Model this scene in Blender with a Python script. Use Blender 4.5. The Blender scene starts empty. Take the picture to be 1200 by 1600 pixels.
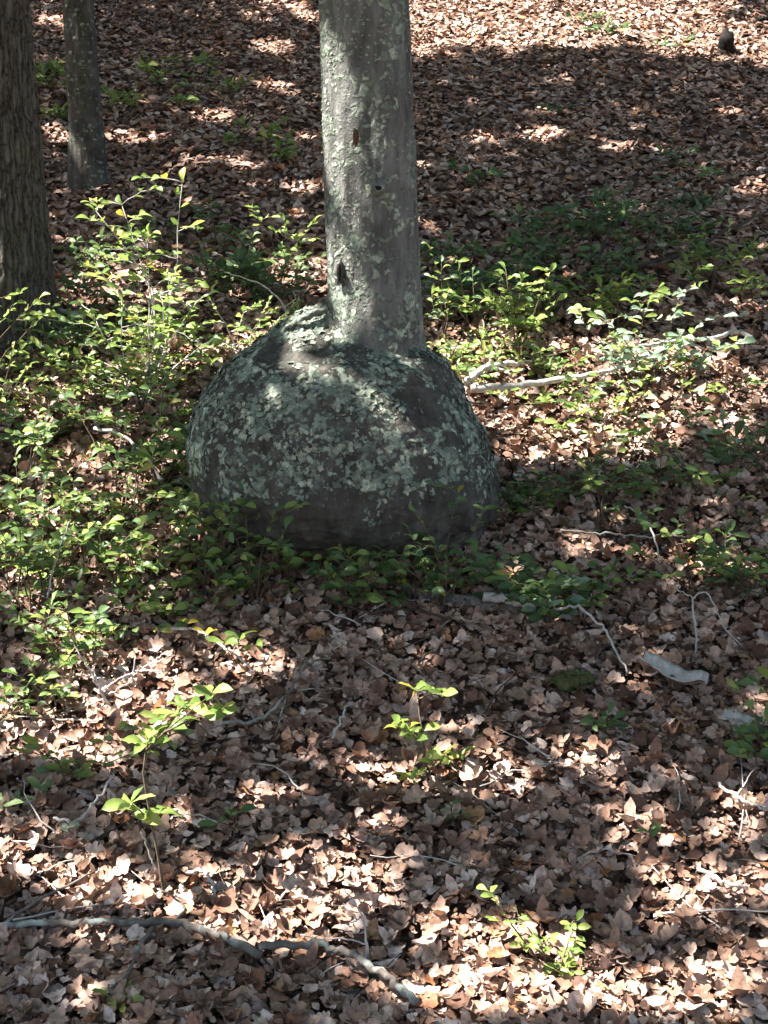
import bpy, math, random
import numpy as np
from mathutils import Vector, Matrix

R = math.radians
rng = np.random.default_rng(7)
random.seed(7)
S = bpy.context.scene
COL = S.collection

# ------------------------------------------------------------------ camera
PITCH, VF = 10.0, 40.0
CAM = np.array([0.0, 0.0, 1.6])
cd = bpy.data.cameras.new('camera'); cam = bpy.data.objects.new('camera', cd); COL.objects.link(cam)
cam.location = CAM; cam.rotation_euler = (R(90 - PITCH), 0, 0)
cd.sensor_fit = 'VERTICAL'; cd.sensor_height = 24; cd.lens = 12 / math.tan(R(VF / 2))
cd.clip_start = 0.05; cd.clip_end = 500
S.camera = cam
# ------------------------------------------------------------------ light
SUN_EL, SUN_FRONT = 57.0, 6.0          # elevation; how far the sun stands in front of due left
SD = np.array([-math.cos(R(SUN_EL)) * math.cos(R(SUN_FRONT)), -math.cos(R(SUN_EL)) * math.sin(R(SUN_FRONT)), math.sin(R(SUN_EL))])
W = bpy.data.worlds.new('World'); S.world = W; W.use_nodes = True
wn = W.node_tree; bg = wn.nodes['Background']
sky = wn.nodes.new('ShaderNodeTexSky'); sky.sky_type = 'NISHITA'; sky.sun_disc = False
sky.sun_elevation = R(SUN_EL); sky.sun_rotation = math.atan2(SD[0], SD[1])
wn.links.new(sky.outputs[0], bg.inputs[0]); bg.inputs[1].default_value = 0.058
sl = bpy.data.lights.new('sun', 'SUN'); sl.energy = 5.0; sl.angle = R(0.55); sl.color = (1.0, 0.955, 0.91)
so = bpy.data.objects.new('sun', sl); COL.objects.link(so); so.location = (-8, 0, 14)
so.rotation_euler = Vector(-SD).to_track_quat('-Z', 'Y').to_euler()
S.view_settings.view_transform = 'Standard'; S.view_settings.look = 'None'
S.view_settings.exposure = 2.3; S.view_settings.gamma = 1.0
S.render.engine = 'CYCLES'
S.cycles.max_bounces = 4; S.cycles.diffuse_bounces = 2; S.cycles.transmission_bounces = 4
S.cycles.use_denoising = True; S.cycles.use_adaptive_sampling = True; S.cycles.adaptive_threshold = .03

# ------------------------------------------------------------------ maths helpers
_perm = np.random.default_rng(3).permutation(256)
_val = np.random.default_rng(4).random(256) * 2 - 1
def vnoise(x, y, z=0.0):
    x, y, z = np.broadcast_arrays(np.asarray(x, float), np.asarray(y, float), np.asarray(z, float))
    xi, yi, zi = np.floor(x).astype(int), np.floor(y).astype(int), np.floor(z).astype(int)
    fx, fy, fz = x - xi, y - yi, z - zi
    fx, fy, fz = [f * f * f * (f * (f * 6 - 15) + 10) for f in (fx, fy, fz)]
    def h(a, b, c): return _val[_perm[(_perm[(_perm[a & 255] + b) & 255] + c) & 255]]
    def lx(b, c): return h(xi, b, c) * (1 - fx) + h(xi + 1, b, c) * fx
    def ly(c): return lx(yi, c) * (1 - fy) + lx(yi + 1, c) * fy
    return ly(zi) * (1 - fz) + ly(zi + 1) * fz
def fbm(x, y, z=0.0, o=4):
    t, a, f = 0, 1.0, 1.0
    for i in range(o):
        t = t + a * vnoise(np.asarray(x) * f + i * 17.3, np.asarray(y) * f + i * 9.1, np.asarray(z) * f + i * 5.7); a *= .5; f *= 2.03
    return t
def ground(x, y):
    x = np.asarray(x, float); y = np.asarray(y, float)
    a = .41 * y - 2.06; b = -.17 * y; k = .35
    m = np.maximum(a, b) + np.maximum(k - np.abs(a - b), 0) ** 2 / (4 * k)
    return m + .05 * vnoise(x * .55 + 40, y * .55) + .03 * vnoise(x * 1.7, y * 1.7 + 9) + .012 * vnoise(x * 5, y * 5 + 3)
FPX = 800 / math.tan(R(VF / 2))
cp, sp_ = math.cos(R(PITCH)), math.sin(R(PITCH))
FWD = np.array([0, cp, -sp_]); UP = np.array([0, sp_, cp])
def ray(px, py): return FWD + np.array([1., 0, 0]) * ((px - 600) / FPX) - UP * ((py - 800) / FPX)
def at(px, py, Y):                        # point seen at that place of the photograph, Y metres out
    d = ray(px, py); return CAM + d * (Y / d[1])
def hit(px, py):                          # where that line of sight meets the ground
    d = ray(px, py); t0 = 2.0
    T = np.arange(2.0, 36, .04); P = CAM + T[:, None] * d
    i = int(np.argmax(P[:, 2] < ground(P[:, 0], P[:, 1]))); T = np.linspace(T[i] - .04, T[i], 60); P = CAM + T[:, None] * d
    return P[int(np.argmax(P[:, 2] < ground(P[:, 0], P[:, 1])))] if i else CAM + d * 36
def proj(P):                              # world points -> photograph coordinates
    q = P - CAM; w = q @ FWD
    w = np.where(w < .2, .2, w)
    return 600 + FPX * q[:, 0] / w, 800 - FPX * (q @ UP) / w

# ------------------------------------------------------------------ mesh helpers
def link(name, me, parent=None, mat=None):
    o = bpy.data.objects.new(name, me); COL.objects.link(o)
    if parent is not None: o.parent = parent
    if mat is not None and me is not None: me.materials.append(mat)
    return o
def mesh(name, V, F, smooth=True):
    """V (n,3) array, F array (m,k) or list of arrays of quads/tris"""
    me = bpy.data.meshes.new(name)
    V = np.asarray(V, np.float32)
    Fs = F if isinstance(F, list) else [F]
    Fs = [np.asarray(f, np.int32) for f in Fs if len(f)]
    nl = sum(f.size for f in Fs); nf = sum(len(f) for f in Fs)
    me.vertices.add(len(V)); me.vertices.foreach_set('co', V.ravel())
    me.loops.add(nl); me.loops.foreach_set('vertex_index', np.concatenate([f.ravel() for f in Fs]))
    me.polygons.add(nf)
    tot = np.concatenate([np.full(len(f), f.shape[1], np.int32) for f in Fs])
    st = np.concatenate([[0], np.cumsum(tot)[:-1]]).astype(np.int32)
    me.polygons.foreach_set('loop_start', st); me.polygons.foreach_set('loop_total', tot)
    if smooth: me.polygons.foreach_set('use_smooth', np.ones(nf, bool))
    me.update(calc_edges=True); me.validate()
    return me
def thing(name, label, cat, loc=(0, 0, 0), group=None):
    o = bpy.data.objects.new(name, None); COL.objects.link(o)
    o.location = [float(c) for c in loc]; o.empty_display_size = .05
    return tag(o, label, cat, group)
def tag(o, label, cat, group=None, kind=None):
    o['label'] = label; o['category'] = cat
    if group: o['group'] = group
    if kind: o['kind'] = kind
    return o
class Tubes:
    def __init__(s): s.V = []; s.F = []; s.n = 0
    def add(s, pts, rad, seg=6, rough=0.0):
        pts = np.asarray(pts, float); n = len(pts); rad = np.broadcast_to(np.asarray(rad, float), (n,))
        tan = np.gradient(pts, axis=0); tan /= np.linalg.norm(tan, axis=1)[:, None] + 1e-9
        ref = np.array([0.13, .31, 1.]) if abs(tan[:, 2]).mean() < .8 else np.array([1., .2, .1])
        u = np.cross(tan, ref); u /= np.linalg.norm(u, axis=1)[:, None] + 1e-9
        v = np.cross(tan, u)
        a = np.linspace(0, 2 * math.pi, seg, endpoint=False)
        r = rad[:, None] * np.ones((1, seg))
        if rough: r = r * (1 + rough * rng.uniform(-1, 1, r.shape))
        P = pts[:, None, :] + r[..., None] * (np.cos(a)[None, :, None] * u[:, None, :] + np.sin(a)[None, :, None] * v[:, None, :])
        V = np.concatenate([P.reshape(-1, 3), pts[[0, -1]]])
        i = np.arange(n - 1)[:, None] * seg; j = np.arange(seg)[None, :]; k = (j + 1) % seg
        Q = np.stack([i + j, i + k, i + seg + k, i + seg + j], -1).reshape(-1, 4)
        c0, c1 = n * seg, n * seg + 1; j = np.arange(seg); k = (j + 1) % seg
        T = np.concatenate([np.stack([k, j, np.full(seg, c0)], -1), np.stack([(n - 1) * seg + j, (n - 1) * seg + k, np.full(seg, c1)], -1)])
        s.V.append(V); s.F.append((Q + s.n, T + s.n)); s.n += len(V)
    def build(s, name, mat, parent=None, origin=(0, 0, 0)):
        me = mesh(name, np.concatenate(s.V) - np.asarray(origin), [np.concatenate([f[0] for f in s.F]), np.concatenate([f[1] for f in s.F])])
        return link(name, me, parent, mat)
def smooth_path(pts, n=14, jit=0.0):
    pts = np.asarray(pts, float); m = len(pts)
    t = np.concatenate([[0], np.cumsum(np.linalg.norm(np.diff(pts, axis=0), axis=1))]); t /= t[-1]
    tt = np.linspace(0, 1, n)
    tang = np.gradient(pts, t, axis=0, edge_order=1)
    out = []
    for x in tt:
        i = min(max(np.searchsorted(t, x) - 1, 0), m - 2); h = t[i + 1] - t[i]; s = (x - t[i]) / h
        h00 = 2 * s ** 3 - 3 * s ** 2 + 1; h10 = s ** 3 - 2 * s ** 2 + s; h01 = -2 * s ** 3 + 3 * s ** 2; h11 = s ** 3 - s ** 2
        out.append(h00 * pts[i] + h10 * h * tang[i] * .7 + h01 * pts[i + 1] + h11 * h * tang[i + 1] * .7)
    out = np.array(out)
    if jit: out[1:-1] += rng.normal(0, jit, out[1:-1].shape)
    return out
def on_slope(x, y, tilt):
    e_ = .15
    return rotmats(len(x), tilt, rng, (ground(x - e_, y) - ground(x + e_, y)) / (2 * e_), (ground(x, y - e_) - ground(x, y + e_)) / (2 * e_))
def rotmats(n, tilt, rs=rng, bx=0., by=0.):
    """random headings with tilts of the given spread; columns are the leaf's x, y, z axes"""
    yaw = rs.uniform(0, 2 * math.pi, n)
    nx, ny = rs.normal(0, 1, n) * tilt + bx, rs.normal(0, 1, n) * tilt + by
    N = np.stack([nx, ny, np.ones(n)], -1); N /= np.linalg.norm(N, axis=1)[:, None]
    Y = np.stack([np.cos(yaw), np.sin(yaw), np.zeros(n)], -1)
    X = np.cross(Y, N); X /= np.linalg.norm(X, axis=1)[:, None]; Y = np.cross(N, X)
    return np.stack([X, Y, N], -1)
def scatter(name, templates, P, M, sc, mat, parent=None):
    """many copies of a few templates joined into one mesh (for what counts as stuff)"""
    n = len(P); which = rng.integers(0, len(templates), n); Vs, Qs, off = [], [], 0
    for k, (tv, tf) in enumerate(templates):
        I = np.where(which == k)[0]
        if not len(I): continue
        V = np.einsum('nij,vj->nvi', M[I], tv) * sc[I][:, None, None] + P[I][:, None, :]
        Vs.append(V.reshape(-1, 3))
        Qs.append((tf[None] + (np.arange(len(I)) * len(tv))[:, None, None] + off).reshape(-1, tf.shape[1])); off += len(I) * len(tv)
    return link(name, mesh(name, np.concatenate(Vs), np.concatenate(Qs)), parent, mat)

# ------------------------------------------------------------------ materials
def new_mat(name):
    m = bpy.data.materials.new(name); m.use_nodes = True
    nt = m.node_tree; nt.nodes.clear()
    return m, nt, nt.nodes, nt.links
def ramp(nd, stops, interp='LINEAR'):
    r = nd.new('ShaderNodeValToRGB'); r.color_ramp.interpolation = interp
    e = r.color_ramp.elements
    while len(e) < len(stops): e.new(.5)
    for q, (p, c) in zip(e, stops): q.position = p; q.color = (*c, 1)
    return r
def math_node(nd, lk, op, a, b):
    m = nd.new('ShaderNodeMath'); m.operation = op
    for i, v in enumerate((a, b)):
        if isinstance(v, (int, float)): m.inputs[i].default_value = v
        else: lk.new(v, m.inputs[i])
    return m.outputs[0]
def mixcol(nd, lk, f, a, b, mode='MIX'):
    m = nd.new('ShaderNodeMix'); m.data_type = 'RGBA'; m.blend_type = mode
    for i, v in ((0, f), (6, a), (7, b)):
        if isinstance(v, (int, float)): m.inputs[i].default_value = v
        elif isinstance(v, tuple): m.inputs[i].default_value = (*v, 1)
        else: lk.new(v, m.inputs[i])
    return m.outputs[2]
def noise(nd, lk, co, scale, detail=4, rough=.55, dist=0.0):
    n = nd.new('ShaderNodeTexNoise'); n.inputs['Scale'].default_value = scale; n.inputs['Detail'].default_value = detail
    n.inputs['Roughness'].default_value = rough; n.inputs['Distortion'].default_value = dist
    if co is not None: lk.new(co, n.inputs['Vector'])
    return n.outputs[0]
def leaf_mat(name, stops, trans=.35, rough=.5, per='island', spec=.4, vein=.12):
    m, nt, nd, lk = new_mat(name)
    if per == 'island': rnd = nd.new('ShaderNodeNewGeometry').outputs['Random Per Island']
    else: rnd = nd.new('ShaderNodeObjectInfo').outputs['Random']
    rp = ramp(nd, stops); lk.new(rnd, rp.inputs[0])
    co = nd.new('ShaderNodeTexCoord').outputs['Object']
    n1 = noise(nd, lk, co, 3.0 if per != 'island' else 38, 3, .65)
    dark = ramp(nd, [(.3, (1 - vein * 3.2,) * 3), (.62, (1 + vein,) * 3)]); lk.new(n1, dark.inputs[0])
    c = mixcol(nd, lk, 1.0, rp.outputs[0], dark.outputs[0], 'MULTIPLY')
    if name == 'dry_leaf':                                     # damp, rotted drifts and fresher ones
        dr = ramp(nd, [(.36, (.58, .55, .54)), (.6, (1.08, 1.06, 1.05))]); lk.new(noise(nd, lk, co, 1.9, 3, .7), dr.inputs[0])
        c = mixcol(nd, lk, 1.0, c, dr.outputs[0], 'MULTIPLY')
    p = nd.new('ShaderNodeBsdfPrincipled'); lk.new(c, p.inputs['Base Color']); p.inputs['Roughness'].default_value = rough
    p.inputs['Specular IOR Level'].default_value = spec
    if trans == 0:
        lk.new(p.outputs[0], nd.new('ShaderNodeOutputMaterial').inputs[0]); return m
    t = nd.new('ShaderNodeBsdfTranslucent'); lk.new(c, t.inputs[0])
    mx = nd.new('ShaderNodeMixShader'); mx.inputs[0].default_value = trans
    lk.new(p.outputs[0], mx.inputs[1]); lk.new(t.outputs[0], mx.inputs[2])
    out = nd.new('ShaderNodeOutputMaterial'); lk.new(mx.outputs[0], out.inputs[0])
    return m
DRY = [(0, (.13, .066, .042)), (.14, (.24, .132, .086)), (.35, (.385, .235, .163)), (.62, (.525, .35, .258)), (.85, (.66, .485, .39)), (.94, (.74, .595, .51)), (.97, (.34, .14, .06)), (1, (.43, .26, .13))]
M_dry = leaf_mat('dry_leaf', DRY, 0, .62, 'island', .25, .16)
M_dry_o = leaf_mat('dry_leaf_single', DRY, .12, .62, 'object', .25, .16)
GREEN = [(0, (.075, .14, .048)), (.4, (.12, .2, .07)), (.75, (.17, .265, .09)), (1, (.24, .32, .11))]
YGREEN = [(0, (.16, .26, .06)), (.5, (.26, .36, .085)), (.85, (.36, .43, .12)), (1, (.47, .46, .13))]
PALE = [(0, (.2, .3, .19)), (.5, (.3, .41, .27)), (1, (.44, .52, .36))]
YELLOW = [(0, (.5, .36, .05)), (.6, (.45, .38, .06)), (1, (.3, .34, .05))]
MG = {}
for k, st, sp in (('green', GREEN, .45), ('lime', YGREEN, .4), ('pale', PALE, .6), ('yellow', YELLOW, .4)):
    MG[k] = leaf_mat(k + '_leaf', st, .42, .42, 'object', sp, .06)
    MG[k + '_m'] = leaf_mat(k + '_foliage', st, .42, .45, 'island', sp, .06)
M_crown = leaf_mat('crown_leaf', [(0, (.05, .11, .02)), (1, (.1, .18, .035))], .35, .5, 'island', .4, .05)

def wood_mat(name, c0, c1, scale=14, rough=.8, bump=.5, stretch=(1, 1, .25), lich=None):
    m, nt, nd, lk = new_mat(name)
    tc = nd.new('ShaderNodeTexCoord'); mp = nd.new('ShaderNodeMapping'); mp.inputs['Scale'].default_value = stretch
    lk.new(tc.outputs['Object'], mp.inputs[0])
    n1 = noise(nd, lk, mp.outputs[0], scale, 6, .65)
    rp = ramp(nd, [(.32, c0), (.68, c1)]); lk.new(n1, rp.inputs[0]); c = rp.outputs[0]
    if lich:
        n2 = noise(nd, lk, tc.outputs['Object'], 9, 5, .7)
        f = ramp(nd, [(.5, (0, 0, 0)), (.6, (1, 1, 1))]); lk.new(n2, f.inputs[0]); c = mixcol(nd, lk, f.outputs[0], c, lich)
    p = nd.new('ShaderNodeBsdfPrincipled'); lk.new(c, p.inputs['Base Color']); p.inputs['Roughness'].default_value = rough
    p.inputs['Specular IOR Level'].default_value = .2
    b = nd.new('ShaderNodeBump'); b.inputs['Strength'].default_value = bump; b.inputs['Distance'].default_value = .01; lk.new(n1, b.inputs['Height']); lk.new(b.outputs[0], p.inputs['Normal'])
    out = nd.new('ShaderNodeOutputMaterial'); lk.new(p.outputs[0], out.inputs[0])
    return m
M_stem = wood_mat('stem', (.07, .05, .035), (.2, .15, .1), 60)
M_paletwig = wood_mat('weathered_twig', (.36, .33, .29), (.64, .6, .55), 40)
M_branch = wood_mat('lichened_branch', (.09, .075, .06), (.24, .21, .18), 22, lich=(.32, .36, .32))
M_darkwood = wood_mat('dark_wood', (.03, .024, .02), (.11, .085, .065), 20)
M_rust = wood_mat('torn_wood', (.05, .028, .018), (.2, .1, .055), 30)
M_hole = wood_mat('rotten_hole', (.008, .006, .005), (.025, .018, .014), 20)
M_limb = wood_mat('limb', (.08, .07, .06), (.18, .16, .14), 8)

def bark_mat(name, low_z, high_z, cover, bright=1.0, b0=(.03, .028, .025), b1=(.085, .08, .072), b2=(.17, .16, .147), st=.55):
    """grey bark with crusty blue-green lichen; the lichen stops above low_z"""
    m, nt, nd, lk = new_mat(name)
    tc = nd.new('ShaderNodeTexCoord'); co = tc.outputs['Object']
    mp = nd.new('ShaderNodeMapping'); mp.inputs['Scale'].default_value = (1, 1, st); lk.new(co, mp.inputs[0])
    nb = noise(nd, lk, mp.outputs[0], 13, 8, .7)
    bark = ramp(nd, [(.28, b0), (.5, b1), (.72, b2)]); lk.new(nb, bark.inputs[0])
    nbig = noise(nd, lk, co, 2.2, 4, .6)
    tint = mixcol(nd, lk, nbig, (.8, .76, .7), (1.12, 1.12, 1.06))
    bcol = mixcol(nd, lk, 1.0, bark.outputs[0], tint, 'MULTIPLY')
    wob = nd.new('ShaderNodeVectorMath'); wob.operation = 'ADD'
    nz = nd.new('ShaderNodeTexNoise'); nz.inputs['Scale'].default_value = 16; nz.inputs['Detail'].default_value = 5; lk.new(co, nz.inputs['Vector'])
    scl = nd.new('ShaderNodeVectorMath'); scl.operation = 'SCALE'; scl.inputs['Scale'].default_value = .12; lk.new(nz.outputs[1], scl.inputs[0])
    lk.new(co, wob.inputs[0]); lk.new(scl.outputs[0], wob.inputs[1])
    vo = nd.new('ShaderNodeTexVoronoi'); vo.inputs['Scale'].default_value = 30; lk.new(wob.outputs[0], vo.inputs['Vector'])
    nl = noise(nd, lk, co, 5.5, 6, .66, .6)
    sep = nd.new('ShaderNodeSeparateXYZ'); lk.new(co, sep.inputs[0])
    mr = nd.new('ShaderNodeMapRange'); mr.inputs[1].default_value = low_z; mr.inputs[2].default_value = high_z; mr.inputs[3].default_value = -.26; mr.inputs[4].default_value = cover
    lk.new(sep.outputs[2], mr.inputs[0])
    a = math_node(nd, lk, 'ADD', nl, mr.outputs[0])
    b_ = math_node(nd, lk, 'MULTIPLY', vo.outputs['Distance'], .34)
    f0 = math_node(nd, lk, 'SUBTRACT', a, b_)
    fr = ramp(nd, [(.42, (0, 0, 0)), (.47, (.75, .75, .75)), (.54, (1, 1, 1))]); lk.new(f0, fr.inputs[0])
    lc = ramp(nd, [(q_, tuple(c_ * bright for c_ in v_)) for q_, v_ in [(0, (.1, .12, .092)), (.3, (.155, .185, .142)), (.6, (.225, .26, .2)), (1, (.4, .435, .33))]])
    sepc = nd.new('ShaderNodeSeparateColor'); lk.new(vo.outputs['Color'], sepc.inputs[0])
    nf = noise(nd, lk, co, 75, 3, .6)
    vv = math_node(nd, lk, 'MULTIPLY', sepc.outputs[0], nf); vv = math_node(nd, lk, 'MULTIPLY', vv, 1.7)
    lk.new(vv, lc.inputs[0])
    col = mixcol(nd, lk, fr.outputs[0], bcol, lc.outputs[0])
    p = nd.new('ShaderNodeBsdfPrincipled'); lk.new(col, p.inputs['Base Color']); p.inputs['Roughness'].default_value = .88; p.inputs['Specular IOR Level'].default_value = .15
    hgt = math_node(nd, lk, 'ADD', math_node(nd, lk, 'MULTIPLY', fr.outputs[0], .45), math_node(nd, lk, 'ADD', nb, math_node(nd, lk, 'MULTIPLY', nf, .35)))
    b = nd.new('ShaderNodeBump'); b.inputs['Strength'].default_value = .9; b.inputs['Distance'].default_value = .016; lk.new(hgt, b.inputs['Height']); lk.new(b.outputs[0], p.inputs['Normal'])
    out = nd.new('ShaderNodeOutputMaterial'); lk.new(p.outputs[0], out.inputs[0])
    return m
M_burl = bark_mat('burl_bark', -.02, .32, .115, 1.5)
M_trunk = bark_mat('trunk_bark', -.5, .1, .09, 1.35, (.05, .05, .047), (.16, .162, .156), (.32, .32, .31), .3)
M_trunk2 = bark_mat('mossy_trunk_bark', -2, -1, .03, .8)
m, nt, nd, lk = new_mat('furrowed_bark'); M_furrow = m
tc = nd.new('ShaderNodeTexCoord'); co = tc.outputs['Object']
nz = nd.new('ShaderNodeTexNoise'); nz.inputs['Scale'].default_value = 7; nz.inputs['Detail'].default_value = 4; lk.new(co, nz.inputs['Vector'])
scl = nd.new('ShaderNodeVectorMath'); scl.operation = 'SCALE'; scl.inputs['Scale'].default_value = .06; lk.new(nz.outputs[1], scl.inputs[0])
ad = nd.new('ShaderNodeVectorMath'); lk.new(co, ad.inputs[0]); lk.new(scl.outputs[0], ad.inputs[1])
mp = nd.new('ShaderNodeMapping'); mp.inputs['Scale'].default_value = (1, 1, .1); lk.new(ad.outputs[0], mp.inputs[0])
vo = nd.new('ShaderNodeTexVoronoi'); vo.feature = 'DISTANCE_TO_EDGE'; vo.inputs['Scale'].default_value = 34; lk.new(mp.outputs[0], vo.inputs['Vector'])
nf = noise(nd, lk, co, 45, 6, .7); nb = noise(nd, lk, co, 6, 4, .6)
rp = ramp(nd, [(.0, (.04, .034, .028)), (.06, (.085, .074, .06)), (.25, (.145, .128, .106)), (.6, (.21, .19, .16))])
h0 = math_node(nd, lk, 'ADD', vo.outputs['Distance'], math_node(nd, lk, 'MULTIPLY', math_node(nd, lk, 'SUBTRACT', nf, .5), .5)); lk.new(h0, rp.inputs[0])
f = ramp(nd, [(.52, (0, 0, 0)), (.62, (1, 1, 1))]); lk.new(nb, f.inputs[0])
c = mixcol(nd, lk, math_node(nd, lk, 'MULTIPLY', f.outputs[0], .5), rp.outputs[0], mixcol(nd, lk, 1.0, rp.outputs[0], (1.0, 1.15, .85), 'MULTIPLY'))
p = nd.new('ShaderNodeBsdfPrincipled'); lk.new(c, p.inputs['Base Color']); p.inputs['Roughness'].default_value = .92; p.inputs['Specular IOR Level'].default_value = .1
b = nd.new('ShaderNodeBump'); b.inputs['Strength'].default_value = 1.0; b.inputs['Distance'].default_value = .025; lk.new(h0, b.inputs['Height']); lk.new(b.outputs[0], p.inputs['Normal'])
lk.new(p.outputs[0], nd.new('ShaderNodeOutputMaterial').inputs[0])
M_lich = leaf_mat('lichen_flake', [(0, (.14, .17, .13)), (.5, (.23, .27, .21)), (.85, (.33, .37, .285)), (1, (.44, .46, .34))], .0, .9, 'island', .1, .2)

m, nt, nd, lk = new_mat('humus'); M_soil = m
co = nd.new('ShaderNodeTexCoord').outputs['Object']
n1 = noise(nd, lk, co, 28, 8, .75); rp = ramp(nd, [(.3, (.045, .028, .02)), (.5, (.15, .092, .068)), (.75, (.32, .21, .16))]); lk.new(n1, rp.inputs[0])
p = nd.new('ShaderNodeBsdfPrincipled'); p.inputs['Roughness'].default_value = .95; p.inputs['Specular IOR Level'].default_value = .1; lk.new(rp.outputs[0], p.inputs[0])
b = nd.new('ShaderNodeBump'); b.inputs['Distance'].default_value = .03; lk.new(n1, b.inputs['Height']); lk.new(b.outputs[0], p.inputs['Normal'])
lk.new(p.outputs[0], nd.new('ShaderNodeOutputMaterial').inputs[0])

# ------------------------------------------------------------------ forest floor
gx = np.concatenate([np.linspace(-70, -7, 30)[:-1], np.linspace(-7, 8, 190), np.linspace(8, 70, 30)[1:]])
gy = np.concatenate([np.linspace(-25, 1, 20)[:-1], np.linspace(1, 20, 240), np.linspace(20, 150, 50)[1:]])
GX, GY = np.meshgrid(gx, gy); GZ = ground(GX, GY)
nx, ny = len(gx), len(gy); i = np.arange(ny - 1)[:, None] * nx; j = np.arange(nx - 1)[None, :]
floor = link('forest_floor', mesh('forest_floor', np.stack([GX, GY, GZ], -1).reshape(-1, 3), np.stack([i + j, i + j + 1, i + j + nx + 1, i + j + nx], -1).reshape(-1, 4)), None, M_soil)
floor['kind'] = 'structure'; floor['label'] = 'forest floor rising uphill under brown leaf litter'; floor['category'] = 'ground'

# ------------------------------------------------------------------ burl tree
BY = 6.22
ROWS = [(474, 500, 640), (484, 482, 646), (498, 458, 650), (515, 430, 655), (535, 400, 660), (546, 383, 664), (556, 371, 684), (570, 355, 698), (585, 341, 708), (610, 322, 722), (640, 305, 738), (670, 295, 753),
        (700, 293, 762), (740, 297, 775), (775, 304, 779), (800, 316, 776), (825, 342, 766), (850, 385, 748), (880, 432, 737), (930, 470, 715)]
prof = []
for py, xl, xr in ROWS:
    l = at(xl, py, BY); r = at(xr, py, BY); prof.append((l[2], l[0], r[0]))
prof = np.array(prof)[::-1]                     # rising z
zc = np.linspace(prof[0, 0], prof[-1, 0], 230)
def sm(c): return np.convolve(np.pad(np.interp(zc, prof[:, 0], prof[:, c]), 3, mode='edge'), np.ones(7) / 7, 'valid')
xl, xr = sm(1), sm(2)
TX = float(at(587, 500, BY)[0])                 # trunk axis where it leaves the burl
burl_base = np.array([TX, BY, float(ground(TX, BY)) - .1])
seg = 300
th = np.linspace(0, 2 * math.pi, seg, endpoint=False)
cx = (xl + xr) / 2; a_ = (xr - xl) / 2
X = cx[:, None] + a_[:, None] * np.sign(np.cos(th)) * np.abs(np.cos(th))[None] ** .93
frac = (zc - zc[0]) / (zc[-1] - zc[0])
bd = a_ * np.interp(frac, [0, .1, .25, .45, .7, .8, .86, .92, 1], [.8, .88, .93, .9, .84, .8, .62, .42, .3])
Yb = BY + .02 + bd[:, None] * np.sin(th)[None]
Z = np.repeat(zc[:, None], seg, 1)
# lobes, folds and crusty relief
N = np.stack([X - cx[:, None], Yb - BY, (Z - zc.mean()) * .6], -1); N /= np.linalg.norm(N, axis=-1)[..., None] + 1e-9
edge = np.abs(np.sin(th))[None]                 # keep the outline, work mostly on the face
d = .018 * fbm(X * 1.9 + 3, Yb * 1.9, Z * 1.9, 2) * (.1 + .9 * edge) + .008 * fbm(X * 8, Yb * 8, Z * 11, 4) + .006 * fbm(X * 30, Yb * 30, Z * 40, 2)
wr = np.clip((.72 - Z) / .25, 0, 1)             # wrinkled bare bark low down
d += wr * (.010 * fbm(X * 14, Yb * 14, Z * 34, 3) + .006 * fbm(X * 40, Yb * 40, Z * 60, 2))
fold = np.exp(-((Z - (.44 + .05 * vnoise(X * 3, Yb * 3))) / .035) ** 2)   # the horizontal crease low on the front
d -= .028 * fold * np.clip(-np.sin(th)[None], 0, 1) * np.clip(.5 + 1.2 * vnoise(X * 2.5 + 7, Yb * 2.5, 0), 0, 1)
d += .008 * fbm(X * 4.5, Yb * 4.5, Z * 4.5 + 8, 2) * (.3 + .7 * edge)
V = np.stack([X, Yb, Z], -1) + N * d[..., None]
nr = len(zc); i = np.arange(nr - 1)[:, None] * seg; j = np.arange(seg)[None]; k = (j + 1) % seg
Q = np.stack([i + j, i + k, i + seg + k, i + seg + j], -1).reshape(-1, 4)
topc = V[-1].mean(0) + np.array([0, 0, .03]); jj = np.arange(seg)
T = np.stack([(nr - 1) * seg + jj, (nr - 1) * seg + (jj + 1) % seg, np.full(seg, nr * seg)], -1)
BV = np.concatenate([V.reshape(-1, 3), topc[None]])
tree = thing('burl_tree', 'grey lichen-covered tree with a huge boulder-like burl swelling at its base', 'tree', burl_base)
burl = link('burl', mesh('burl', BV - burl_base, [Q, T]), tree, M_burl)
burl['label'] = 'round swollen burl crusted with blue-green lichen, bare bark below'
# lichen rosettes standing off the burl
def rosette(n=9, r2=.62):
    a = np.linspace(0, 2 * math.pi, n, endpoint=False); rr = np.where(np.arange(n) % 2 == 0, 1, r2) * rng.uniform(.75, 1.15, n)
    P = np.stack([np.cos(a) * rr, np.sin(a) * rr, rng.uniform(.05, .35, n)], -1)
    V = np.concatenate([P, [[0, 0, .06]]]); jj = np.arange(n)
    return V, np.stack([jj, (jj + 1) % n, np.full(n, n)], -1)
def frames(N):
    h = rng.normal(0, 1, N.shape); X = np.cross(h, N); X /= np.linalg.norm(X, axis=1)[:, None]; return np.stack([X, np.cross(N, X), N], -1)
gu = np.gradient(V, axis=1); gv = np.gradient(V, axis=0); NN = np.cross(gu, gv); NN /= np.linalg.norm(NN, axis=-1)[..., None] + 1e-12
NL = 26000; ii = rng.integers(30, nr - 6, NL); jj = rng.integers(0, seg, NL)
P = V[ii, jj]; nrm = NN[ii, jj]
dens = np.clip((P[:, 2] - .62) / .2, .0, 1) * np.clip(-.1 + 2.2 * fbm(P[:, 0] * 6, P[:, 1] * 6, P[:, 2] * 6, 4), 0.02, 1)
keep = rng.random(NL) < dens * .8
P, nrm = P[keep], nrm[keep]
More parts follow.
